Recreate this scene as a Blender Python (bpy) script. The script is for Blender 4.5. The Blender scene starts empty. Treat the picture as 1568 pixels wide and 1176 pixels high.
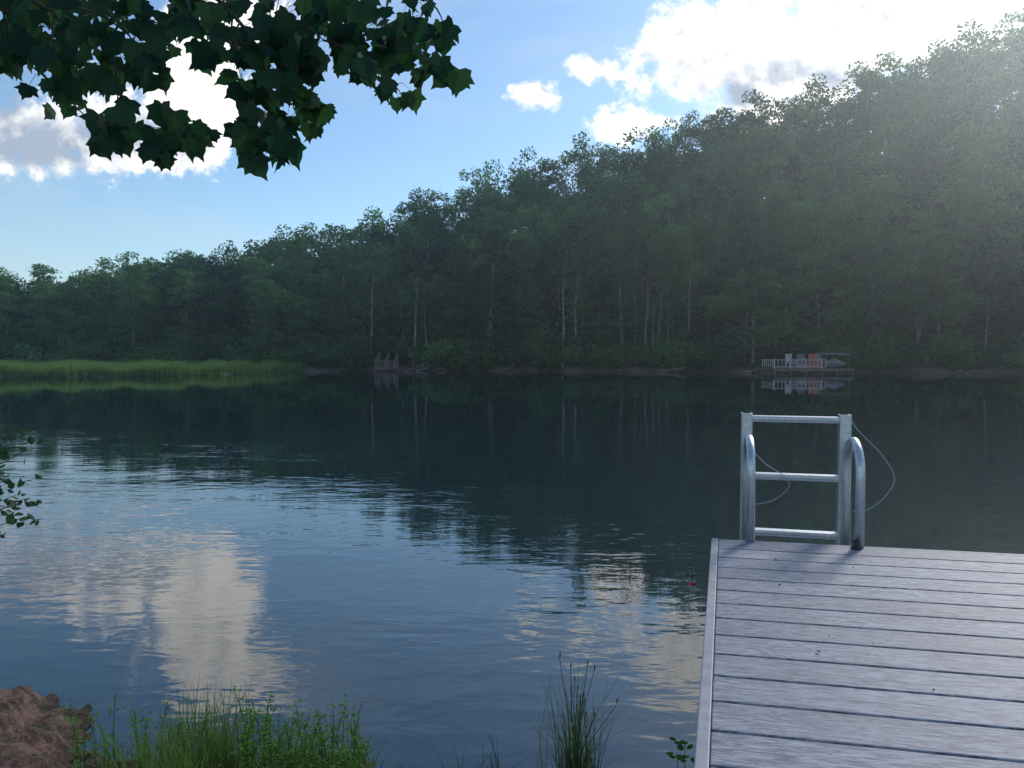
import bpy, math, random
import numpy as np
from mathutils import Vector, Matrix
random.seed(7); rng=np.random.default_rng(7)
scene=bpy.context.scene
col=scene.collection
CAMZ=1.35
# ------------------------------------------------------------------ helpers
def newmat(name):
    m=bpy.data.materials.new(name); m.use_nodes=True
    nt=m.node_tree; nt.nodes.clear()
    out=nt.nodes.new('ShaderNodeOutputMaterial')
    return m,nt,out
def N(nt,t,**kw):
    n=nt.nodes.new(t)
    for k,v in kw.items(): setattr(n,k,v)
    return n
def setin(n,**kw):
    for k,v in kw.items(): n.inputs[k.replace('_',' ')].default_value=v
def link(nt,a,b): nt.links.new(a,b)
def math_(nt,op,a,b=None,c=None,clamp=False):
    n=nt.nodes.new('ShaderNodeMath'); n.operation=op; n.use_clamp=clamp
    for i,v in enumerate((a,b,c)):
        if v is None: continue
        if isinstance(v,(int,float)): n.inputs[i].default_value=v
        else: nt.links.new(v,n.inputs[i])
    return n.outputs[0]
def sstep(nt,val,lo,hi,o0=0.,o1=1.):
    n=nt.nodes.new('ShaderNodeMapRange'); n.interpolation_type='SMOOTHSTEP'
    nt.links.new(val,n.inputs['Value'])
    n.inputs['From Min'].default_value=lo; n.inputs['From Max'].default_value=hi
    n.inputs['To Min'].default_value=o0; n.inputs['To Max'].default_value=o1
    return n.outputs['Result']
def mixc(nt,f,a,b,typ='MIX'):
    n=nt.nodes.new('ShaderNodeMix'); n.data_type='RGBA'; n.blend_type=typ
    if isinstance(f,(int,float)): n.inputs[0].default_value=f
    else: nt.links.new(f,n.inputs[0])
    for i,v in ((6,a),(7,b)):
        if isinstance(v,tuple): n.inputs[i].default_value=(v+(1,))[:4]
        else: nt.links.new(v,n.inputs[i])
    return n.outputs[2]
def noise(nt,vec,scale,detail=3,rough=.5,dist=0.):
    n=nt.nodes.new('ShaderNodeTexNoise'); setin(n,Scale=scale,Detail=detail,Roughness=rough,Distortion=dist)
    if vec is not None: nt.links.new(vec,n.inputs['Vector'])
    return n.outputs['Fac']
def mapping(nt,vec,scale=(1,1,1),rot=(0,0,0),loc=(0,0,0)):
    n=nt.nodes.new('ShaderNodeMapping'); n.inputs['Scale'].default_value=scale
    n.inputs['Rotation'].default_value=rot; n.inputs['Location'].default_value=loc
    nt.links.new(vec,n.inputs['Vector']); return n.outputs[0]

class MB:
    def __init__(s): s.v=[]; s.f=[]; s.m=[]
    def add(s,v,f,m=0):
        o=len(s.v); s.v.extend([tuple(map(float,p)) for p in v])
        s.f.extend([tuple(int(i)+o for i in q) for q in f]); s.m.extend([m]*len(f))
    def box(s,c,sz,rz=0,m=0,rx=0):
        M=Matrix.Translation(c)@Matrix.Rotation(rz,4,'Z')@Matrix.Rotation(rx,4,'X')
        x,y,z=[k/2 for k in sz]
        v=[M@Vector(p) for p in ((-x,-y,-z),(x,-y,-z),(x,y,-z),(-x,y,-z),(-x,-y,z),(x,-y,z),(x,y,z),(-x,y,z))]
        s.add(v,[(3,2,1,0),(4,5,6,7),(0,1,5,4),(1,2,6,5),(2,3,7,6),(3,0,4,7)],m)
    def tube(s,pts,rad,n=6,m=0):
        pts=[Vector(p) for p in pts]; vs=[];fs=[]
        if isinstance(rad,(int,float)): rad=[rad]*len(pts)
        up=Vector((0,0,1)); prev=None
        for i,p in enumerate(pts):
            d=(pts[min(i+1,len(pts)-1)]-pts[max(i-1,0)]).normalized()
            if prev is None:
                a=d.cross(up if abs(d.z)<.9 else Vector((1,0,0))).normalized()
            else: a=(prev-d*prev.dot(d)).normalized()
            prev=a; b=d.cross(a)
            for k in range(n):
                t=2*math.pi*k/n; vs.append(p+(a*math.cos(t)+b*math.sin(t))*rad[i])
        for i in range(len(pts)-1):
            for k in range(n):
                k2=(k+1)%n; fs.append((i*n+k,i*n+k2,(i+1)*n+k2,(i+1)*n+k))
        fs.append(tuple(range(n))[::-1]); fs.append(tuple((len(pts)-1)*n+k for k in range(n)))
        s.add(vs,fs,m)
    def leaves(s,c,size,m=0,asp=.55,flat=0.):
        n=len(c); a=rng.normal(size=(n,3)); b=rng.normal(size=(n,3))
        a[:,2]*=(1-flat); b[:,2]*=(1-flat)
        a/=np.linalg.norm(a,axis=1)[:,None]; b-=a*(a*b).sum(1)[:,None]; b/=np.linalg.norm(b,axis=1)[:,None]
        sz=size*(rng.uniform(.6,1.3,n))[:,None]
        V=np.stack([c-a*sz,c-b*sz*asp,c+a*sz,c+b*sz*asp],1).reshape(-1,3)
        F=np.arange(4*n).reshape(-1,4); s.add(V.tolist(),F.tolist(),m)
    def mesh(s,name,mats,smooth=False):
        me=bpy.data.meshes.new(name); me.from_pydata(s.v,[],s.f); 
        for m in mats: me.materials.append(m)
        me.polygons.foreach_set('material_index',s.m)
        if smooth: me.polygons.foreach_set('use_smooth',[True]*len(s.f))
        me.update(); return me
    def obj(s,name,mats,parent=None,smooth=False,bevel=0):
        o=bpy.data.objects.new(name,s.mesh(name,mats,smooth)); col.objects.link(o)
        if parent: o.parent=parent
        if bevel:
            b=o.modifiers.new('bevel','BEVEL'); b.width=bevel; b.segments=2; b.limit_method='ANGLE'
        return o
def empty(name,loc=(0,0,0),rz=0):
    e=bpy.data.objects.new(name,None); e.location=loc; e.rotation_euler=(0,0,rz); e.empty_display_size=.2
    col.objects.link(e); return e
def bez(p0,p1,p2,n=8):
    p0,p1,p2=map(Vector,(p0,p1,p2))
    return [p0*(1-t)**2+p1*2*t*(1-t)+p2*t*t for t in [i/(n-1) for i in range(n)]]
# ------------------------------------------------------------------ materials
def foliage_mat(name,c1,c2,trans=.35,rough=.6,spec=.15,big=.45,cheap=False):
    m,nt,out=newmat(name)
    oi=N(nt,'ShaderNodeObjectInfo'); geo=N(nt,'ShaderNodeNewGeometry')
    nz=noise(nt,geo.outputs['Position'],big,2)
    f=math_(nt,'ADD',math_(nt,'MULTIPLY',oi.outputs['Random'],.9),math_(nt,'MULTIPLY',nz,.4))
    f=math_(nt,'ADD',f,math_(nt,'MULTIPLY',math_(nt,'SUBTRACT',geo.outputs['Random Per Island'],.75),.5),clamp=True)
    c=mixc(nt,f,c1,c2)
    if cheap:
        d=N(nt,'ShaderNodeBsdfDiffuse'); link(nt,c,d.inputs['Color'])
    else:
        d=N(nt,'ShaderNodeBsdfPrincipled'); setin(d,Roughness=rough); d.inputs['Specular IOR Level'].default_value=spec
        link(nt,c,d.inputs['Base Color'])
    t=N(nt,'ShaderNodeBsdfTranslucent'); ct=mixc(nt,1.,c,(1.2,1.35,.7),'MULTIPLY'); link(nt,ct,t.inputs['Color'])
    mx=N(nt,'ShaderNodeMixShader'); mx.inputs[0].default_value=trans
    link(nt,d.outputs[0],mx.inputs[1]); link(nt,t.outputs[0],mx.inputs[2]); link(nt,mx.outputs[0],out.inputs[0])
    return m
def simple(name,c,rough=.6,metal=0.,nscale=None,c2=None,bump=0.,spec=.5):
    m,nt,out=newmat(name); p=N(nt,'ShaderNodeBsdfPrincipled'); setin(p,Roughness=rough,Metallic=metal)
    p.inputs['Specular IOR Level'].default_value=spec
    p.inputs['Base Color'].default_value=c+(1,)
    if nscale:
        tc=N(nt,'ShaderNodeTexCoord'); nz=noise(nt,tc.outputs['Object'],nscale,5,.6)
        link(nt,mixc(nt,sstep(nt,nz,.35,.65),c,c2 or c),p.inputs['Base Color'])
        if bump:
            b=N(nt,'ShaderNodeBump'); setin(b,Strength=1.,Distance=bump); link(nt,nz,b.inputs['Height']); link(nt,b.outputs[0],p.inputs['Normal'])
    link(nt,p.outputs[0],out.inputs[0]); return m
M_leafA=foliage_mat('forest_leaves',(.010,.050,.036),(.105,.215,.085),.38,big=.22,cheap=True)
M_leafN=foliage_mat('branch_leaves',(.014,.048,.034),(.06,.13,.045),.38)
M_shrub=foliage_mat('shrub_leaves',(.02,.055,.03),(.05,.10,.04),.3)
M_grass=foliage_mat('grass_blades',(.04,.09,.03),(.12,.19,.055),.35)
M_sedge=foliage_mat('sedge_blades',(.035,.07,.035),(.11,.15,.07),.3)
M_weed=foliage_mat('weed_leaves',(.06,.15,.03),(.15,.28,.05),.4)
M_marsh=foliage_mat('marsh_blades',(.09,.17,.055),(.19,.29,.09),.3)
M_bark=simple('bark',(.09,.085,.08),.9,0,3.,(.25,.24,.22))
M_barkd=simple('twig_bark',(.035,.028,.022),.9,0,30.,(.07,.055,.045))
M_alu=simple('brushed_aluminium',(.62,.64,.66),.42,.85,60.,(.5,.52,.54))
M_trim=simple('grey_trim',(.30,.31,.34),.6,0,20.,(.22,.23,.26))
M_white=simple('weathered_white_paint',(.50,.47,.47),.6,0,8.,(.34,.32,.32))
M_wood=simple('weathered_wood',(.10,.085,.075),.8,0,10.,(.19,.16,.14))
M_grey=simple('grey_canvas',(.12,.13,.14),.8,0,4.,(.2,.21,.22))
M_red=simple('faded_red',(.40,.10,.10),.6)
M_redb=simple('red_plastic',(.5,.03,.05),.35)
M_black=simple('black_rubber',(.01,.01,.012),.45)
M_cord=simple('cord',(.3,.32,.34),.6)
# water
m,nt,out=newmat('lake_water'); M_water=m
geo=N(nt,'ShaderNodeNewGeometry'); P=geo.outputs['Position']
p=N(nt,'ShaderNodeBsdfPrincipled'); setin(p,Roughness=.010,IOR=1.8); p.inputs['Base Color'].default_value=(.001,.016,.024,1)
sep=N(nt,'ShaderNodeSeparateXYZ'); link(nt,P,sep.inputs[0])
w1=noise(nt,mapping(nt,P,(2.8,6.5,1),(0,0,math.radians(18))),1.,2,.5,.4)
w2=noise(nt,mapping(nt,P,(7.,15.,1),(0,0,math.radians(-14))),1.,2,.5,.3)
w3=noise(nt,mapping(nt,P,(.8,1.8,1),(0,0,math.radians(24))),1.,1)
patch=sstep(nt,noise(nt,mapping(nt,P,(.3,.5,1)),1.,2),.40,.60,.35,1.2)
left=sstep(nt,sep.outputs['X'],-3.,3.,1.2,.8)
far=sstep(nt,sep.outputs['Y'],6.5,20.,1.,.13)
h=math_(nt,'ADD',math_(nt,'MULTIPLY',w1,1.),math_(nt,'MULTIPLY',w2,.32))
h=math_(nt,'ADD',h,math_(nt,'MULTIPLY',w3,.6))
amp=math_(nt,'MULTIPLY',math_(nt,'MULTIPLY',patch,left),far)
h=math_(nt,'MULTIPLY',h,amp)
b=N(nt,'ShaderNodeBump'); setin(b,Strength=1.,Distance=.0040); link(nt,h,b.inputs['Height']); link(nt,b.outputs[0],p.inputs['Normal'])
link(nt,p.outputs[0],out.inputs[0])
# ground
m,nt,out=newmat('ground_soil'); M_ground=m
geo=N(nt,'ShaderNodeNewGeometry'); P=geo.outputs['Position']; sep=N(nt,'ShaderNodeSeparateXYZ'); link(nt,P,sep.inputs[0])
n1=noise(nt,P,22.,9,.72); n2=noise(nt,P,.5,5,.6); n4=noise(nt,P,5.,4,.6)
near=mixc(nt,sstep(nt,n1,.38,.64),(.06,.035,.028),(.24,.15,.12))
near=mixc(nt,sstep(nt,n4,.45,.65),near,mixc(nt,1.,near,(1.35,1.3,1.3),'MULTIPLY'))
near=mixc(nt,sstep(nt,sep.outputs['Z'],.01,.08),mixc(nt,1.,near,(.42,.40,.42),'MULTIPLY'),near)
farc=mixc(nt,sstep(nt,n2,.4,.6),(.015,.028,.014),(.03,.033,.02))
shorec=mixc(nt,sstep(nt,sep.outputs['Z'],.25,.6),mixc(nt,sstep(nt,n2,.42,.58),(.045,.05,.03),(.13,.10,.08)),farc)
c=mixc(nt,sstep(nt,sep.outputs['Y'],10.,20.),near,shorec)
p=N(nt,'ShaderNodeBsdfPrincipled'); setin(p,Roughness=.9); link(nt,c,p.inputs['Base Color'])
b=N(nt,'ShaderNodeBump'); setin(b,Strength=1.,Distance=.06); link(nt,n1,b.inputs['Height']); link(nt,b.outputs[0],p.inputs['Normal'])
link(nt,p.outputs[0],out.inputs[0])
# deck boards
m,nt,out=newmat('composite_deck_board'); M_deck=m
tc=N(nt,'ShaderNodeTexCoord'); O=tc.outputs['Object']; geo=N(nt,'ShaderNodeNewGeometry')
isl=geo.outputs['Random Per Island']
cmb=N(nt,'ShaderNodeCombineXYZ'); link(nt,math_(nt,'MULTIPLY',isl,37.),cmb.inputs[0]); link(nt,math_(nt,'MULTIPLY',isl,11.),cmb.inputs[2])
va=N(nt,'ShaderNodeVectorMath',operation='ADD'); link(nt,O,va.inputs[0]); link(nt,cmb.outputs[0],va.inputs[1]); V=va.outputs[0]
g1=noise(nt,mapping(nt,V,(22.,190.,10.)),1.,4,.8,.5); g2=noise(nt,mapping(nt,V,(5.,70.,10.)),1.,3,.6,1.5); g3=noise(nt,V,2.2,3)
f=math_(nt,'ADD',math_(nt,'MULTIPLY',g1,.7),math_(nt,'MULTIPLY',g2,.3))
c=mixc(nt,sstep(nt,f,.42,.58),(.105,.115,.145),(.35,.37,.43))
c=mixc(nt,math_(nt,'MULTIPLY',sstep(nt,g3,.35,.7),.35),c,(.165,.17,.195))
tint=math_(nt,'ADD',math_(nt,'MULTIPLY',isl,.20),.84); cc=N(nt,'ShaderNodeCombineColor')
for i in range(3): link(nt,tint,cc.inputs[i])
c=mixc(nt,1.,c,cc.outputs[0],'MULTIPLY')
p=N(nt,'ShaderNodeBsdfPrincipled'); setin(p,Roughness=.62); p.inputs['Specular IOR Level'].default_value=.35; link(nt,c,p.inputs['Base Color'])
b=N(nt,'ShaderNodeBump'); setin(b,Strength=1.,Distance=.0012); link(nt,f,b.inputs['Height']); link(nt,b.outputs[0],p.inputs['Normal'])
link(nt,p.outputs[0],out.inputs[0])
# ------------------------------------------------------------------ terrain
rx=[-150,-68.7,-63.5,-58.2,-53,-47,-40.7,-33.7,-28.4,-21.4,-16.1,-10.9,-3.9,1.4,7.5,11.9,18.9,24.2,29.4,36.5,40.8,47.9,54,60,68.7,98,160]
rz=[13,13.8,10.9,12,13.4,14.6,15.6,17.0,18,18.5,21,23.7,25.9,28,28.5,31,31.6,33.8,36,36,38.6,39.9,42.5,43.9,46.5,50,50]
def ztop(x): return np.interp(x,rx,rz)
def treeH(x): return np.interp(x,[-70,-30,20,60],[9.5,12,14,15.5])
sx=[-200,-60,-30,-24,-21.5,-20,-18,-10,0,10,18,24,40,120,300]
sy=[40,45,47,49,52,58,65,67,66,63,60.5,58.5,57,54,40]
def shoreY(x): return np.interp(x,sx,sy)+.5*np.sin(x*.9)+.35*np.sin(x*2.3+1)
def riseY(x): return np.maximum(shoreY(x),np.where(x<-18,66,0))
nx=[-6,-2.3,-1.96,-1.78,-1.62,-1.5,-1.38,-1.2,-.8,-.45,-.2,.1,.5,1,6]
ny=[3.4,3.0,2.86,2.86,2.78,2.6,2.46,2.42,2.44,2.40,2.26,2.3,2.1,2.0,2.0]
def nearY(x): return np.interp(x,nx,ny)
def ground(x,y):
    x=np.asarray(x,float); y=np.asarray(y,float)
    r=riseY(x); s=np.clip((y-r)/(100-r),0,1); G=np.maximum(ztop(x)-treeH(x),.8)
    sh=y-shoreY(x)
    edge=np.clip(sh*.45,-1.2,.35)
    marsh=(x<-18)&(y<66)
    edge=np.where(marsh,np.minimum(edge,.12),edge)
    zf=edge+G*(s**1.15)+.35*np.sin(x*.35)*np.sin(y*.4)*s
    zf=zf-np.clip((y-104)/60,0,1)*G*.9
    dn=nearY(x)-y+.03*np.sin(x*23)+.02*np.sin(x*51+y*30)
    mound=np.clip((-1.45-x)/.5,0,1)
    zn=np.clip(dn*(.22+.55*mound),-1.2,.10+.16*mound)+ (dn>0)*(.012*(np.sin(x*37+y*11)+np.sin(y*43-x*19))+.007*np.sin(x*83+y*61)*np.sin(y*97-x*45))
    return np.where(y<20,zn,zf)
def seg(*a):
    o=[]
    for lo,hi,st in a: o+=list(np.arange(lo,hi,st))
    return np.array(o)
xs=seg((-900,-120,60),(-120,-3,1.8),(-3,-1,.02),(-1,3,.04),(3,120,1.8),(120,901,60))
ys=seg((-200,-4,20),(-4,1,.5),(1,2,.05),(2,3.4,.02),(3.4,44,3),(44,72,.6),(72,112,2),(112,900,40))
X,Y=np.meshgrid(xs,ys); Z=ground(X,Y)
V=np.stack([X,Y,Z],-1).reshape(-1,3); nxn=len(xs)
F=[(j*nxn+i,j*nxn+i+1,(j+1)*nxn+i+1,(j+1)*nxn+i) for j in range(len(ys)-1) for i in range(nxn-1)]
mb=MB(); mb.add(V.tolist(),F); mb.obj('ground',[M_ground],smooth=True)
mb=MB(); mb.add([(-900,-200,0),(900,-200,0),(900,900,0),(-900,900,0)],[(0,1,2,3)]); mb.obj('lake_water',[M_water])
# ------------------------------------------------------------------ forest tree variants
def decid(H,seed,ncl=46,per=85,w=.25,base=.32):
    r=random.Random(seed); mb=MB()
    ph=r.uniform(0,6); lean=H*.04
    tp=[(math.sin(ph+i*.8)*lean*.3*i/6,math.cos(ph+i*.7)*lean*.3*i/6,H*.9*i/7-.5) for i in range(8)]
    mb.tube(tp,[H*.013*(1-i/8.5) for i in range(8)],6,0)
    C=[]
    for k in range(ncl):
        d=np.array([r.gauss(0,1),r.gauss(0,1),r.gauss(0,1)]); d/=np.linalg.norm(d)
        rad=r.random()**.5
        q=d*rad*np.array([H*w,H*w,H*(1-base)/2]); z=q[2]+H*(1+base)/2
        c=np.array([q[0],q[1],z]); cr=H*r.uniform(.045,.105)
        n=int(per*r.uniform(.7,1.3)*(cr/(H*.072))**1.6); g=rng.normal(size=(n,3)); g/=np.linalg.norm(g,axis=1)[:,None]
        g[:,2]=np.where(g[:,2]<0,g[:,2]*.6,g[:,2])
        g*=(rng.random(n)**.33)[:,None]*cr*np.array([1.,1.,.9])
        C.append(c+g)
        if k%4==0:
            zi=max(H*.2,z-H*r.uniform(.12,.22)); mb.tube(bez((0,0,zi),(c[0]*.6,c[1]*.6,zi+(z-zi)*.3),c,4),[H*.006,H*.005,H*.003,H*.001],4,0)
    mb.leaves(np.concatenate(C),.195,1,.65)
    return mb.mesh('tree_variant',[M_bark,M_leafA])
def layered(H,seed):
    r=random.Random(seed); mb=MB(); mb.tube([(0,0,-.5),(0,0,H*.5),(0,0,H*.97)],[H*.015,H*.01,H*.002],6,0); C=[]
    for k in range(64):
        z=H*(.06+.92*(k/64)); L=H*.27*(1-k/70)**.7*r.uniform(.6,1.1)+.3; a=r.uniform(0,6.28)
        e=(math.cos(a)*L,math.sin(a)*L,z-L*.12); 
        n=75; t=rng.random(n)**.6
        c=np.outer(t,np.array([e[0],e[1],e[2]-z]))+np.array([0,0,z])+rng.normal(size=(n,3))*np.array([.45,.45,.12])
        C.append(c)
    mb.leaves(np.concatenate(C),.19,1,.55,.4); return mb.mesh('tree_variant_layered',[M_bark,M_leafA])
def bush(seed,R=1.,ls=.10):
    r=random.Random(seed); mb=MB(); C=[]
    for k in range(26):
        a=r.uniform(0,6.28); rad=r.random()**.5*R; z=r.uniform(.1,1.25)*R*(1-.4*rad/R)
        c=np.array([math.cos(a)*rad,math.sin(a)*rad,z]); n=60
        C.append(c+rng.normal(size=(n,3))*np.array([.2,.2,.12])*R)
        if k%4==0: mb.tube([(0,0,-.2),tuple(c)],[.03,.01],4,0)
    mb.leaves(np.concatenate(C),ls,1,.6); return mb.mesh('bush_variant',[M_bark,M_leafA])
dec=[decid(14,1,54,82,.27,.26),decid(15,2,58,82,.28,.22),decid(15,3,50,82,.26,.32),decid(14,4,56,82,.31,.26),decid(16,5,46,82,.24,.32),decid(15,9,34,74,.27,.38)]
decH=[14,15,15,14,16,15]
low=[decid(13,6,64,88,.31,.06),decid(12,8,64,88,.34,.05)]; lowH=[13,12]
lay=[layered(11,11),layered(13,12)]; bsh=[bush(21),bush(22),bush(23)]; und=[bush(31,1,.075),bush(32,1,.075)]
mb=MB(); mb.tube([(0,0,-.5),(.1,.05,3),(-.05,0,6),(.15,.1,9)],[.12,.10,.07,.02],6)
for k in range(6):
    z=4+k*.8; a=k*2.4; mb.tube([(0,0,z),(math.cos(a)*.8,math.sin(a)*.8,z+.5),(math.cos(a)*1.4,math.sin(a)*1.4,z+1.2)],[.03,.02,.006],4)
snag=mb.mesh('snag_variant',[M_bark])
forest=empty('forest_treeline')
def inst(me,x,y,z,s,sz=None):
    o=bpy.data.objects.new('tree_instance',me); o.location=(x,y,z); o.scale=(s,s,sz or s); o.rotation_euler=(random.uniform(-.06,.06),random.uniform(-.06,.06),random.uniform(0,6.28))
    o.parent=forest; col.objects.link(o)
cnt=0
yy=58.
while yy<101:
    dx=4.6 if yy<92 else 3.5
    x=-.70*yy-14
    while x<.70*yy+14:
        px=x+random.uniform(-1.7,1.7); py=yy+random.uniform(-1.8,1.8)
        r0=float(riseY(px))
        if py>r0+1.2:
            T=float(treeH(px)); z=float(ground(px,py)); ridge=yy>94
            front=py<r0+8
            k=random.randrange(len(dec)); j=random.randrange(2)
            hh=T*random.uniform(.93,1.07) if ridge else T*random.uniform(.68,.95)
            q=random.random()
            if front and q<.35: inst(random.choice(lay),px,py,z-.2,random.uniform(.6,.95)*T/14)
            elif (front and q<.85) or (px<-15 and q<.55) : inst(low[j],px,py,z-.3,hh/lowH[j],hh/lowH[j]*(1 if not front else random.uniform(.6,.95)))
            elif q>.88 and not ridge: inst(random.choice(lay),px,py,z-.2,random.uniform(.8,1.05)*T/14)
            else: inst(dec[k],px,py,z-.2,hh/decH[k]*random.uniform(.95,1.12),hh/decH[k])
            cnt+=1
        x+=dx
    yy+=4.0
for i in range(300):
    y=random.uniform(66,98); x=random.uniform(-.7*y-8,.7*y+8)
    if y<float(riseY(x))+3: continue
    s=random.uniform(2.,3.2); inst(random.choice(und),x,y,float(ground(x,y))-.3,s); cnt+=1
for i in range(340):
    x=random.uniform(-60,60); r0=float(riseY(x)); y=r0+random.uniform(.8 if random.random()<.6 and x>-14 else .2,4.5)
    if abs(x)>.7*y+8: continue
    if abs(x-22)<3.8 and y<r0+2.5: continue
    if abs(x+11)<1.6 and y<r0+2.2: continue
    inst(random.choice(bsh),x,y,float(ground(x,y))-.15,random.uniform(.6,2.0)); cnt+=1
for i in range(22):
    x=random.uniform(-16,45); y=float(riseY(x))+random.uniform(.8,4); s=random.uniform(.5,1.0); inst(snag,x,y,float(ground(x,y)),s)
print('trees',cnt)
# marsh grass
mb=MB(); n=42000
x=rng.uniform(-62,-18,n); y0=shoreY(x); d=rng.random(n)**1.6*18; y=y0+d+.1
k=(y<67)&(np.abs(x)<.70*y+6); x=x[k];y=y[k]; z=ground(x,y); n=len(x)
hn=.62+.20*np.sin(x*.8)*np.sin(y*.7+x*.3)+.1*np.sin(x*2.7+y)+rng.uniform(-.12,.30,n); a=rng.uniform(0,6.28,n); w=rng.uniform(.025,.06,n)
lx=rng.normal(0,.16,n); ly=rng.normal(0,.16,n)
V=np.stack([np.stack([x-np.cos(a)*w,y-np.sin(a)*w,z-.05],1),np.stack([x+np.cos(a)*w,y+np.sin(a)*w,z-.05],1),np.stack([x+lx,y+ly,z+hn],1)],1).reshape(-1,3)
mb.add(V.tolist(),np.arange(3*n).reshape(-1,3).tolist()); mb.obj('marsh_grass',[M_marsh])
# driftwood along far shore
mb=MB()
for i in range(30):
    x=random.uniform(-14,38); y=float(shoreY(x))+random.uniform(-.6,.5); a=random.uniform(-1,1); L=random.uniform(.6,2.4)
    mb.tube([(x,y,.05),(x+math.cos(a)*L*.5,y+math.sin(a)*L*.4,.22),(x+math.cos(a)*L,y+math.sin(a)*L*.8,random.uniform(.1,.7))],[.07,.05,.02],5)
mb.obj('driftwood',[M_bark])
# ------------------------------------------------------------------ far dock with railing and chairs
fd=empty('lakeside_dock',(19.2,56.0,0),math.radians(2))
mb=MB()
for i in range(13): mb.box((.2+i*.46-.0,0,.40),(.44,2.6,.05))
mb.box((3.0,-1.33,.30),(6.0,.06,.12)); mb.box((3.0,1.33,.30),(6.0,.06,.12)); mb.obj('deck',[M_wood],fd)
mb=MB()
for i in range(6):
    for yy in (-1.2,1.2): mb.tube([(.1+i*1.16,yy,-1.2),(.1+i*1.16,yy,.36)],.07,6)
mb.obj('posts',[M_wood],fd)
mb=MB(); mb.box((1.9,-1.25,1.06),(3.9,.08,.05)); mb.box((1.9,-1.25,.54),(3.9,.05,.05))
for i in range(14): mb.box((.02+i*.295,-1.25,.8),(.04,.04,.48) if i%4 else (.09,.09,.72))
mb.box((0,0,1.06),(.08,2.5,.06))
for i in range(6): mb.box((0,-1+i*.4,.8),(.05,.05,.48))
mb.obj('railing',[M_white],fd)
mb=MB()
def chair(mb,x,y,rz,m):
    R=Matrix.Translation((x,y,.43))@Matrix.Rotation(rz,4,'Z')
    for c,s in (((0,0,.4),(.55,.5,.05)),((0,.28,.75),(.55,.05,.65)),((-.3,0,.6),(.08,.55,.04)),((.3,0,.6),(.08,.55,.04)),((-.3,-.22,.3),(.06,.06,.6)),((.3,-.22,.3),(.06,.06,.6)),((-.3,.24,.3),(.06,.06,.6)),((.3,.24,.3),(.06,.06,.6))):
        q=R@Vector(c); mb.box(q,s,rz,m)
chair(mb,1.9,.3,.3,0); chair(mb,2.8,.5,-.3,2); chair(mb,3.6,.2,.1,1); chair(mb,4.3,.5,.4,0); 
mb.box((3.1,-.7,.62),(1.1,.5,.35),.1,1); mb.box((2.3,-.6,.6),(.4,.4,.3),.3,0)
mb.obj('deck_chairs_and_coolers',[M_white,M_red,M_grey],fd)
mb=MB(); mb.tube([(4.3,-.2,.75),(5.0,-.2,.82),(5.8,-.2,.72)],[.25,.38,.14],8); mb.box((5.2,.3,1.5),(2.0,1.4,.06),0,1,.08)
for q in ((4.3,-.3),(6.1,-.3),(4.3,.9),(6.1,.9)): mb.tube([(q[0],q[1],-.8 if q[0]>6 else .42),(q[0],q[1],1.48)],.03,5)
mb.obj('canopy_and_cover',[M_grey,M_grey],fd)
sd=empty('wooden_steps_landing',(-11.2,64.9,0),0)
mb=MB(); mb.box((.2,-.3,.28),(1.9,1.0,.07))
for i in range(5): mb.box((.2,.4+i*.35,.35+i*.14),(1.3,.4,.06))
for x in (-.6,.2,1.0):
    for i in range(4): mb.box((x,-.7+i*.8,.2+i*.22),(.08,.08,1.5))
    mb.tube([(x,-.7,.95),(x,1.75,1.65)],.03,5)
mb.tube([(-.6,-.7,.92),(1.0,-.7,.92)],.03,5)
mb.obj('steps',[M_wood],sd)
# ------------------------------------------------------------------ near dock
A=(.923,3.30); DZ=.53; rot=math.radians(-12)
dock=empty('wooden_dock',(A[0],A[1],DZ),rot); pitch=.146; gap=.009; SL=.07
mb=MB(); nb=20
for i in range(nb):
    y1=-.012-i*pitch; y0=y1-pitch+gap
    x0a,x0b=SL*y1,SL*y0; W=2.5; t=.028
    v=[(x0b,y0,-t),(W,y0,-t),(W,y1,-t),(x0a,y1,-t),(x0b,y0,0),(W,y0,0),(W,y1,0),(x0a,y1,0)]
    mb.add(v,[(3,2,1,0),(4,5,6,7),(0,1,5,4),(1,2,6,5),(2,3,7,6),(3,0,4,7)])
mb.obj('deck_boards',[M_deck],dock,bevel=.003)
mb=MB(); yE=-.012-nb*pitch
v=[(-.030,.012,-.20),(-.001,.012,-.20),(SL*yE-.001,yE,-.20),(SL*yE-.030,yE,-.20),(-.030,.012,.004),(-.001,.012,.004),(SL*yE-.001,yE,.004),(SL*yE-.030,yE,.004)]
mb.add(v,[(0,1,2,3),(7,6,5,4),(4,5,1,0),(5,6,2,1),(6,7,3,2),(7,4,0,3)])
mb.box((1.25,.0,-.1),(2.5,.018,.2)); mb.obj('frame_trim',[M_trim],dock,bevel=.003)
mb=MB()
for yy in (-.2,-1.0,-1.8,-2.6): mb.box((1.26,yy,-.08),(2.3,.05,.09))
mb.obj('joists',[M_wood],dock)
mb=MB()
for q in ((.2,-.5),(2.2,-.5),(.1,-2.3),(2.2,-2.3)): mb.tube([(q[0],q[1],-1.7),(q[0],q[1],-.13)],.05,10)
mb.obj('dock_posts',[M_alu],dock)
mb=MB()
for i in range(26):
    x=random.uniform(.1,1.5); y=random.uniform(-1.7,-.1); s=random.uniform(.003,.010); a=random.uniform(0,6)
    mb.add([(x,y,.003),(x+s*math.cos(a),y+s*math.sin(a),.006),(x+s*1.6*math.cos(a+.5),y+s*1.6*math.sin(a+.5),.003),(x+s*math.cos(a+1.2),y+s*math.sin(a+1.2),.008)],[(0,1,2,3)])
mb.obj('leaf_litter',[M_barkd],dock)
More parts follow.
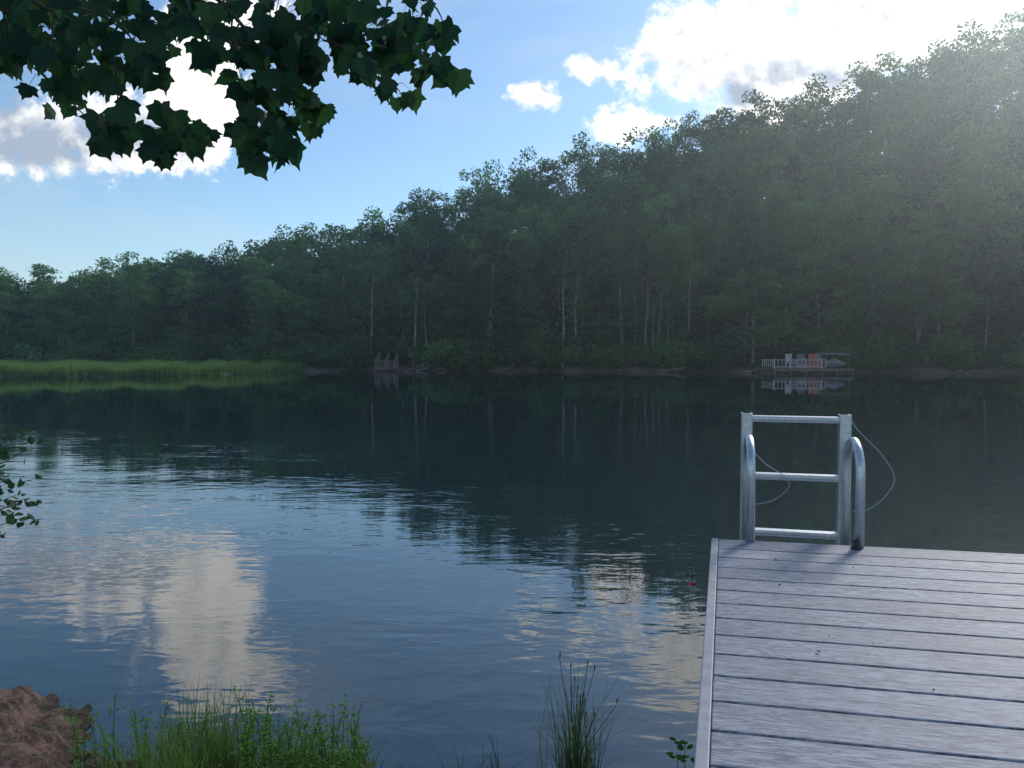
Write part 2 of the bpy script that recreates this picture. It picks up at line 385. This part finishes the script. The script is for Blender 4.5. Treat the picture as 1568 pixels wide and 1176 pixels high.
# ------------------------------------------------------------------ ladder (in dock frame)
lad=empty('swim_ladder',(A[0],A[1],DZ),math.radians(-14)); 
def hoop(mb,x,L=.30,top=.44,r=.019):
    R=.13; pts=[(x,-.0,-.12),(x,.0,top-R-.02)]
    for i in range(0,13):
        t=math.pi*i/12; pts.append((x,L/2-math.cos(t)*L/2,top-R+math.sin(t)*R))
    pts.append((x,L,top-R-.05)); pts.append((x,L,-.35)); mb.tube(pts,r,14)
mb=MB(); x0,x1=.135,.575
hoop(mb,x0+.0); hoop(mb,x1+.005); mb.obj('handrails',[M_alu],lad,smooth=True)
mb=MB(); yl=.345; zt=.545
for x in (x0-.012,x1-.012):
    mb.box((x-.010,yl,zt/2-.35),(.006,.062,zt+.7)); mb.box((x+.012,yl-.028,zt/2-.35),(.038,.006,zt+.70)); mb.box((x+.034,yl,zt/2-.35),(.006,.062,zt+.7))
mb.obj('uprights',[M_alu],lad,bevel=.0015)
mb=MB()
for z in (.522,.245,-.028,-.30): 
    mb.box(((x0+x1)/2,yl,z),(x1-x0-.044,.055,.020)); mb.box(((x0+x1)/2,yl-.022,z-.0145),(x1-x0-.044,.010,.009))
mb.obj('rungs',[M_alu],lad,bevel=.004)
mb=MB()
for x in (x0,x1): mb.box((x,.012,-.05),(.07,.014,.09)); mb.box((x,.32,.09),(.03,.05,.03))
mb.obj('brackets',[M_alu],lad,bevel=.002)
mb=MB()
def smoothpts(P,n=8):
    P=[Vector(p) for p in P]; o=[]
    for i in range(len(P)-1):
        a,b,c,d=P[max(i-1,0)],P[i],P[i+1],P[min(i+2,len(P)-1)]
        for k in range(n):
            t=k/n; o.append(.5*((2*b)+(c-a)*t+(2*a-5*b+4*c-d)*t*t+(3*b-a-3*c+d)*t**3))
    o.append(P[-1]); return o
mb.tube(smoothpts([(x1+.03,yl,.52),(x1+.06,yl,.47),(x1+.16,yl-.02,.36),(x1+.21,yl-.04,.26),(x1+.17,yl-.06,.18),(x1+.09,yl-.1,.12),(x1+.03,.28,.10)]),.0028,6)
mb.tube(smoothpts([(x0+.03,yl,.36),(x0+.09,yl-.02,.30),(x0+.17,yl-.05,.25),(x0+.19,yl-.06,.20),(x0+.12,yl-.08,.14),(x0+.03,.28,.11)]),.0022,6)
mb.obj('cord',[M_cord],lad,smooth=True)
mb=MB()
mb.tube([(x1-.01,-.02,.0),(x1-.01,-.02,.006),(x1-.01,-.02,.012),(x1-.01,-.02,.03),(x1-.01,-.02,.04)],[.024,.024,.010,.017,.006],12)
mb.obj('rubber_knob',[M_black],lad,smooth=True)
# fishing bobber hanging off dock edge
fb=empty('fishing_bobber',(0,0,0))
def W(px,py,y): return Vector(((px-784)/1141*y,y,CAMZ-(py-545)/1141*y))
a=W(1112,858,3.05); bq=W(1063,856,3.0); cq=W(1063,893,3.0)
mb=MB(); mb.tube([W(1200,868,2.95)+Vector((0,0,.01)),a,bq],[.004,.003,.002],6,0); mb.obj('rod_tip',[M_black],fb)
mb=MB(); mb.tube([bq,cq],.001,4); mb.obj('line',[M_black],fb)
mb=MB(); R=.015
def ball(c,R,lo,hi,m):
    pts=[];rad=[]
    for i in range(7):
        t=lo+(hi-lo)*i/6; pts.append(c+Vector((0,0,math.cos(t)*R))); rad.append(max(.0005,math.sin(t)*R))
    mb.tube(pts,rad,14,m)
cc_=cq+Vector((0,0,-R-.002)); ball(cc_,R,.05,math.pi/2,0); ball(cc_,R,math.pi/2,3.1,1)
mb.obj('float',[M_redb,M_white],fb,smooth=True)
# ------------------------------------------------------------------ overhanging tree
tr=empty('sycamore_tree')
mb=MB()
mb.tube([(-4.3,1.9,-.3),(-4.25,1.95,1.2),(-4.1,2.1,2.6),(-4.05,2.1,4.2),(-3.9,2.2,6.5),(-3.7,2.3,8.5)],[.26,.2,.17,.14,.10,.04],14)
limb=smoothpts([(-4.1,2.1,2.7),(-3.2,2.8,3.15),(-2.2,3.2,3.22),(-1.3,3.35,3.16),(-.7,3.35,3.05),(-.38,3.3,2.9)],6)
mb.tube(limb,[.07*(1-i/(len(limb)+3))+.004 for i in range(len(limb))],8)
limb2=smoothpts([(-3.2,2.8,3.15),(-2.6,3.0,3.0),(-2.1,3.1,2.86),(-1.75,3.15,2.70)],6)
mb.tube(limb2,[.02*(1-i/(len(limb2)+1))+.003 for i in range(len(limb2))],6)
limb3=smoothpts([(-1.7,3.3,3.2),(-1.35,3.25,2.95),(-1.12,3.2,2.72),(-1.02,3.2,2.5)],6)
mb.tube(limb3,[.014*(1-i/(len(limb3)+1))+.002 for i in range(len(limb3))],6)
clumps=[(20,20,55,22),(20,80,40,11),(75,40,55,22),(75,110,45,15),(110,150,30,7),(135,70,55,20),(185,190,30,9),(170,205,20,4),(190,120,45,13),(210,30,50,14),(255,205,42,11),(265,235,18,3),(305,205,20,5),(240,90,35,6),(290,55,50,12),(330,20,60,18),(370,80,45,14),(380,130,28,7),(400,190,32,11),(400,225,25,6),(440,225,24,5),(470,180,38,12),(440,110,50,19),(430,30,60,22),(500,60,55,20),(510,15,50,16),(565,60,48,17),(580,115,32,9),(560,15,45,14),(620,70,38,12),(620,145,18,3),(635,25,28,7),(655,90,32,8),(683,55,14,3),(697,118,16,3),(450,155,30,8),(150,15,55,14)]
allpts=limb+limb2+limb3
leafshape=[(0,0),(.20,-.10),(.46,-.06),(.42,.14),(.60,.40),(.38,.44),(.30,.62),(.10,.78),(0,1.0),(-.10,.78),(-.30,.62),(-.38,.44),(-.60,.40),(-.42,.14),(-.46,-.06),(-.20,-.10)]
lb=MB()
def addleaf(lb,pos,size,tip,nrm,m=0):
    t=tip.normalized(); n=(nrm-t*nrm.dot(t)).normalized(); s=t.cross(n)
    cup=random.uniform(.1,.35); curl=random.uniform(0,.3)
    def P(x,y): return pos+s*(x*size)+t*(y*size)-n*(abs(x)*cup*size+y*y*curl*size)
    v=[P(0,.38)]+[P(x*random.uniform(.92,1.08),y) for x,y in leafshape]; k=len(leafshape)
    lb.add(v,[(0,1+i,1+(i+1)%k) for i in range(k)],m)
for cx,cy,cr,n in sorted(clumps,key=lambda q:q[1]):
    n=int(n*1.2)+1; cy=cy+10
    yd=random.uniform(3.0,3.5); c=W(cx,cy,yd); 
    src=min(allpts,key=lambda q:(q-c).length+ (0.2 if q.x>c.x else 0))
    mid=(src+c)/2+Vector((random.uniform(-.05,.05),0,.05)); tw=bez(src,mid,c,6); allpts+=tw[2:]
    mb.tube(tw,[.005,.0045,.004,.003,.0025,.0016],5)
    for i in range(n):
        a=random.uniform(0,6.28); rr=random.random()**.55*cr*1.05
        q=W(cx+math.cos(a)*rr,cy+math.sin(a)*rr-12,yd+random.uniform(-.25,.25))
        j=random.choice(tw[3:]); 
        if i%2==0: mb.tube([j,(j+q)/2+Vector((0,0,.02)),q],[.0016,.0012,.0009],4)
        tip=Vector((random.gauss(0,.5),random.gauss(0,.4),-.85)); nr=Vector((random.gauss(0,.5),-.8+random.gauss(0,.5),random.gauss(.1,.5)))
        addleaf(lb,q,random.uniform(.06,.12),tip,nr)
for i in range(900):
    a=random.uniform(0,6.28); rr=random.random()**.5*2.6; q=Vector((-3.9+math.cos(a)*rr,2.6+math.sin(a)*rr,random.uniform(4.6,8.8)))
    addleaf(lb,q,random.uniform(.14,.22),Vector((random.gauss(0,.6),random.gauss(0,.6),-.8)),Vector((random.gauss(0,1),random.gauss(0,1),random.gauss(0,1))))
for i in range(16):
    z=random.uniform(4.2,7.5); a=random.uniform(0,6.28); mb.tube(bez((-4,2.15,z),(-4+math.cos(a),2.2+math.sin(a),z+.3),(-4+2*math.cos(a),2.3+2*math.sin(a),z+1.2),6),[.05,.04,.03,.02,.01,.004],6)
mb.obj('trunk_and_branches',[M_barkd],tr,smooth=True); lb.obj('leaves',[M_leafN],tr)
# ------------------------------------------------------------------ left shrub
sh=empty('bank_shrub'); mb=MB(); lb=MB()
root=Vector((-2.55,2.6,.15))
def oval(lb,pos,size,tip,nrm,asp=.38):
    t=tip.normalized(); n=(nrm-t*nrm.dot(t)).normalized(); s=t.cross(n)
    P=lambda x,y:pos+s*(x*size)+t*(y*size)-n*(abs(x)*.35*size+y*y*.15*size)
    v=[P(0,0),P(asp*.6,.25),P(asp,.55),P(asp*.6,.82),P(0,1.05),P(-asp*.6,.82),P(-asp,.55),P(-asp*.6,.25)]
    lb.add(v,[(0,1,2,3,4),(0,4,5,6,7)])
for i in range(48):
    if i<28: e=W(random.uniform(-40,38)-(8 if i%2 else 0),random.choice([random.uniform(650,740),random.uniform(750,800)]),random.uniform(2.9,3.15))
    else: e=root+Vector((random.uniform(-.8,.40),random.uniform(-.3,.5),random.uniform(.4,1.1)))
    st=bez(root+Vector((random.uniform(-.2,.1),0,0)),(root+e)/2+Vector((-.08,0,.2)),e,8); mb.tube(st,[.008,.007,.006,.005,.004,.003,.002,.0012],4)
    for k in range(34):
        q=st[random.randrange(3,8)]+Vector((random.gauss(0,.03),random.gauss(0,.03),random.gauss(0,.03)))
        oval(lb,q,random.uniform(.022,.045),Vector((random.gauss(0.2,.8),random.gauss(0,.8),random.gauss(-.1,.5))),Vector((random.gauss(0,.5),random.gauss(-.3,.5),1)))
mb.obj('stems',[M_barkd],sh); lb.obj('leaves',[M_shrub],sh)
# ------------------------------------------------------------------ bank grasses
def blade(mb,p,h,lean,az,w,m=0,n=5):
    p=Vector(p); d=Vector((math.cos(az),math.sin(az),0)); s=Vector((-math.sin(az+random.uniform(-.7,.7)),math.cos(az),0)).normalized()
    v=[];f=[]
    for i in range(n+1):
        t=i/n; q=p+d*(lean*t**1.8)+Vector((0,0,h*(t-.15*lean/h*t*t if h else t))); ww=w*(1-t**1.5)+.0003
        v+= [q-s*ww,q+s*ww]
    for i in range(n): f.append((2*i,2*i+1,2*i+3,2*i+2))
    mb.add(v,f,m)
def gz(x,y): return float(ground(x,y))
mb=MB()
for i in range(2400):
    x=random.choice([random.gauss(-.98,.09),random.uniform(-1.75,-.42),random.uniform(-1.3,-.5),random.gauss(-.62,.1)]); y=float(nearY(x))-random.random()**1.3*.5+.02
    tuft=1.15 if abs(x+.98)<.12 else .52
    h=random.uniform(.06,.25)*tuft*(1 if x>-1.4 else .5)
    blade(mb,(x,y,gz(x,y)-.01),h,random.uniform(.02,.12),random.uniform(0,6.28),random.uniform(.0009,.0022))
mb.obj('bank_grass',[M_grass])
mb=MB(); 
for i in range(150):
    x=random.gauss(.19,.04); y=random.gauss(2.24,.03); L=abs(random.gauss(0,.13))+.02
    blade(mb,(x,y,0),random.uniform(.12,.38),L,random.uniform(0,6.28),random.uniform(.001,.002),n=6)
for i in range(16):
    az=random.uniform(0,6.28); h=random.uniform(.33,.46); blade(mb,(.19,2.24,0),h,random.uniform(.05,.20),az,.0012,n=7)
for i in range(4): blade(mb,(.17,2.24,0),.45-.05*i,.20,math.pi*(1+.05*i),.0012,n=7)
for i in range(14):
    az=random.uniform(0,6.28); L=random.uniform(.02,.17); h=random.uniform(.26,.42); q=Vector((.19+math.cos(az)*L,2.24+math.sin(az)*L*.6,h))
    mb.tube([(.19,2.24,0),(.19+math.cos(az)*L*.4,2.24+math.sin(az)*L*.4,h*.6),q],[.0014,.0012,.0008],4); mb.tube([q,q+Vector((.001,0,.010)),q+Vector((.002,0,.020))],[.001,.0028,.001],5)
mb.obj('sedge_tuft',[M_sedge])
mb=MB()
for i in range(34):
    x=random.gauss(-.10,.05); y=random.gauss(2.28,.03); blade(mb,(x,y,-.02),random.uniform(.06,.18),random.uniform(.03,.14),random.uniform(0,6.28),.0016)
mb.obj('grass_tuft',[M_sedge])
mb=MB(); lb=MB()
for i in range(140):
    x=random.choice([random.gauss(-.62,.1),random.gauss(-.55,.07),random.gauss(-.8,.05),random.uniform(-1.35,-.45)]); y=float(nearY(x))-random.random()*.3
    h=random.uniform(.05,.25); z0=gz(x,y); e=Vector((x+random.gauss(0,.03),y+random.gauss(0,.02),z0+h)); st=bez((x,y,z0-.01),(x,y,z0+h*.6),e,7); mb.tube(st,[.0014]*6+[.0007],4)
    for k in range(int(h*170)):
        q=st[random.randrange(1,7)]+Vector((random.gauss(0,.008),random.gauss(0,.008),random.gauss(0,.008)))
        oval(lb,q,random.uniform(.007,.016),Vector((random.gauss(0,1),random.gauss(0,1),.6)),Vector((0,-.3,1)),.26)
wd=empty('bank_weeds'); mb.obj('stems',[M_weed],wd); lb.obj('leaves',[M_weed],wd)
sp=empty('water_sprig'); mb=MB(); lb=MB()
for e in ((.50,2.22,.14),(.53,2.24,.17),(.56,2.2,.13)):
    mb.tube([(.52,2.2,-.1),e],[.002,.001],4)
    for k in range(7): oval(lb,Vector(e)+Vector((random.gauss(0,.01),0,random.gauss(-.01,.012))),.025,Vector((random.gauss(0,1),random.gauss(0,.5),.3)),Vector((0,-.4,1)),.3)
mb.obj('stems',[M_weed],sp); lb.obj('leaves',[M_weed],sp)
# ------------------------------------------------------------------ light, sky, glare volume
SAZ=math.radians(40); SEL=math.radians(29)
sd_=Vector((math.sin(SAZ)*math.cos(SEL),math.cos(SAZ)*math.cos(SEL),math.sin(SEL)))
L=bpy.data.lights.new('sun','SUN'); L.energy=2.8; L.angle=math.radians(12); L.color=(1,.96,.90)
lo=bpy.data.objects.new('sun',L); lo.rotation_euler=(-sd_).to_track_quat('-Z','Y').to_euler(); lo.location=(20,20,30); col.objects.link(lo)
w=bpy.data.worlds.new('World'); scene.world=w; w.use_nodes=True; nt=w.node_tree; nt.nodes.clear()
out=N(nt,'ShaderNodeOutputWorld'); bg=N(nt,'ShaderNodeBackground'); bg.inputs['Strength'].default_value=.15
sky=N(nt,'ShaderNodeTexSky'); sky.sky_type='NISHITA'; sky.sun_disc=False; sky.sun_elevation=SEL; sky.sun_rotation=SAZ; sky.air_density=1.1; sky.dust_density=.4; sky.ozone_density=2.5
tc=N(nt,'ShaderNodeTexCoord'); sep=N(nt,'ShaderNodeSeparateXYZ'); link(nt,tc.outputs['Generated'],sep.inputs[0])
yy=math_(nt,'MAXIMUM',math_(nt,'ABSOLUTE',sep.outputs['Y']),.06)
u=math_(nt,'DIVIDE',sep.outputs['X'],yy); v=math_(nt,'DIVIDE',sep.outputs['Z'],yy)
uv=N(nt,'ShaderNodeCombineXYZ'); link(nt,u,uv.inputs[0]); link(nt,v,uv.inputs[1]); UV=uv.outputs[0]
def blobmask(blobs):
    Mx=None
    for bx,by,brx,bry,top in blobs:
        cu,cv=(bx-784)/1141,(545-by)/1141
        a=math_(nt,'DIVIDE',math_(nt,'SUBTRACT',u,cu),brx/1141); b_=math_(nt,'DIVIDE',math_(nt,'SUBTRACT',v,cv),bry/1141)
        d=math_(nt,'SUBTRACT',top,math_(nt,'SQRT',math_(nt,'ADD',math_(nt,'MULTIPLY',a,a),math_(nt,'MULTIPLY',b_,b_))))
        Mx=d if Mx is None else math_(nt,'MAXIMUM',Mx,d)
    return Mx
Mx=blobmask([(30,215,210,75,1),(190,205,150,85,1),(300,150,110,120,1),(330,60,130,110,1),(240,240,120,45,1),
 (1060,110,110,110,1),(1150,70,150,110,1),(1290,60,200,120,1),(1420,20,230,130,1),(1580,-20,230,150,1),(1010,190,120,36,.9),(1190,150,160,80,1),
 (832,152,75,42,.72),(905,116,80,34,.70),(990,135,60,22,.5),(5,150,40,26,.6)])
Gm=blobmask([(60,225,230,55,1),(170,215,130,45,1),(10,150,60,80,1),(1190,115,120,45,.7),(1280,125,110,40,.7),(1130,150,60,40,.7)])
n1=noise(nt,UV,11.,12,.64,.2); n2=noise(nt,mapping(nt,UV,loc=(.016,.018,0)),11.,12,.64,.2)
D=math_(nt,'ADD',Mx,math_(nt,'MULTIPLY',math_(nt,'SUBTRACT',n1,.52),3.4))
alpha=sstep(nt,D,-.06,.42)
lit=math_(nt,'MULTIPLY',math_(nt,'SUBTRACT',n1,n2),3.6)
g=math_(nt,'ADD',sstep(nt,math_(nt,'ADD',Gm,math_(nt,'MULTIPLY',math_(nt,'SUBTRACT',n1,.5),1.2)),-.1,.8),.12)
g=math_(nt,'SUBTRACT',g,lit,clamp=True)
ccol=mixc(nt,g,(9.2,9.0,8.6),(2.8,3.4,4.3))
cir=math_(nt,'MULTIPLY',sstep(nt,noise(nt,mapping(nt,UV,(1.5,5.,1),(0,0,.3)),1.6,7,.6,.6),.45,.75),.40)
sk=mixc(nt,1.,sky.outputs[0],(.88,1.02,1.10),'MULTIPLY')
base=mixc(nt,cir,sk,(4.4,5.0,5.6))
fin=mixc(nt,alpha,base,ccol)
link(nt,fin,bg.inputs['Color']); link(nt,bg.outputs[0],out.inputs[0])
# scattering box added over the lake to imitate veiling lens glare
m,nt,out=newmat('glare_volume'); vs=N(nt,'ShaderNodeVolumeScatter'); setin(vs,Density=.0021,Anisotropy=.80); vs.inputs['Color'].default_value=(.82,.95,1,1)
link(nt,vs.outputs[0],out.inputs['Volume'])
mb=MB(); mb.box((0,34,25.3),(220,40,50.5)); glare_box=mb.obj('glare_volume',[m])
# ------------------------------------------------------------------ camera
c=bpy.data.cameras.new('camera'); c.lens=36*1141/1568; c.sensor_width=36; c.clip_end=3000; c.clip_start=.05
co=bpy.data.objects.new('camera',c); co.location=(0,0,CAMZ); co.rotation_euler=(math.radians(90-2.16),0,0); col.objects.link(co); scene.camera=co
scene.view_settings.view_transform='Standard'; scene.view_settings.look='None'; scene.view_settings.exposure=0
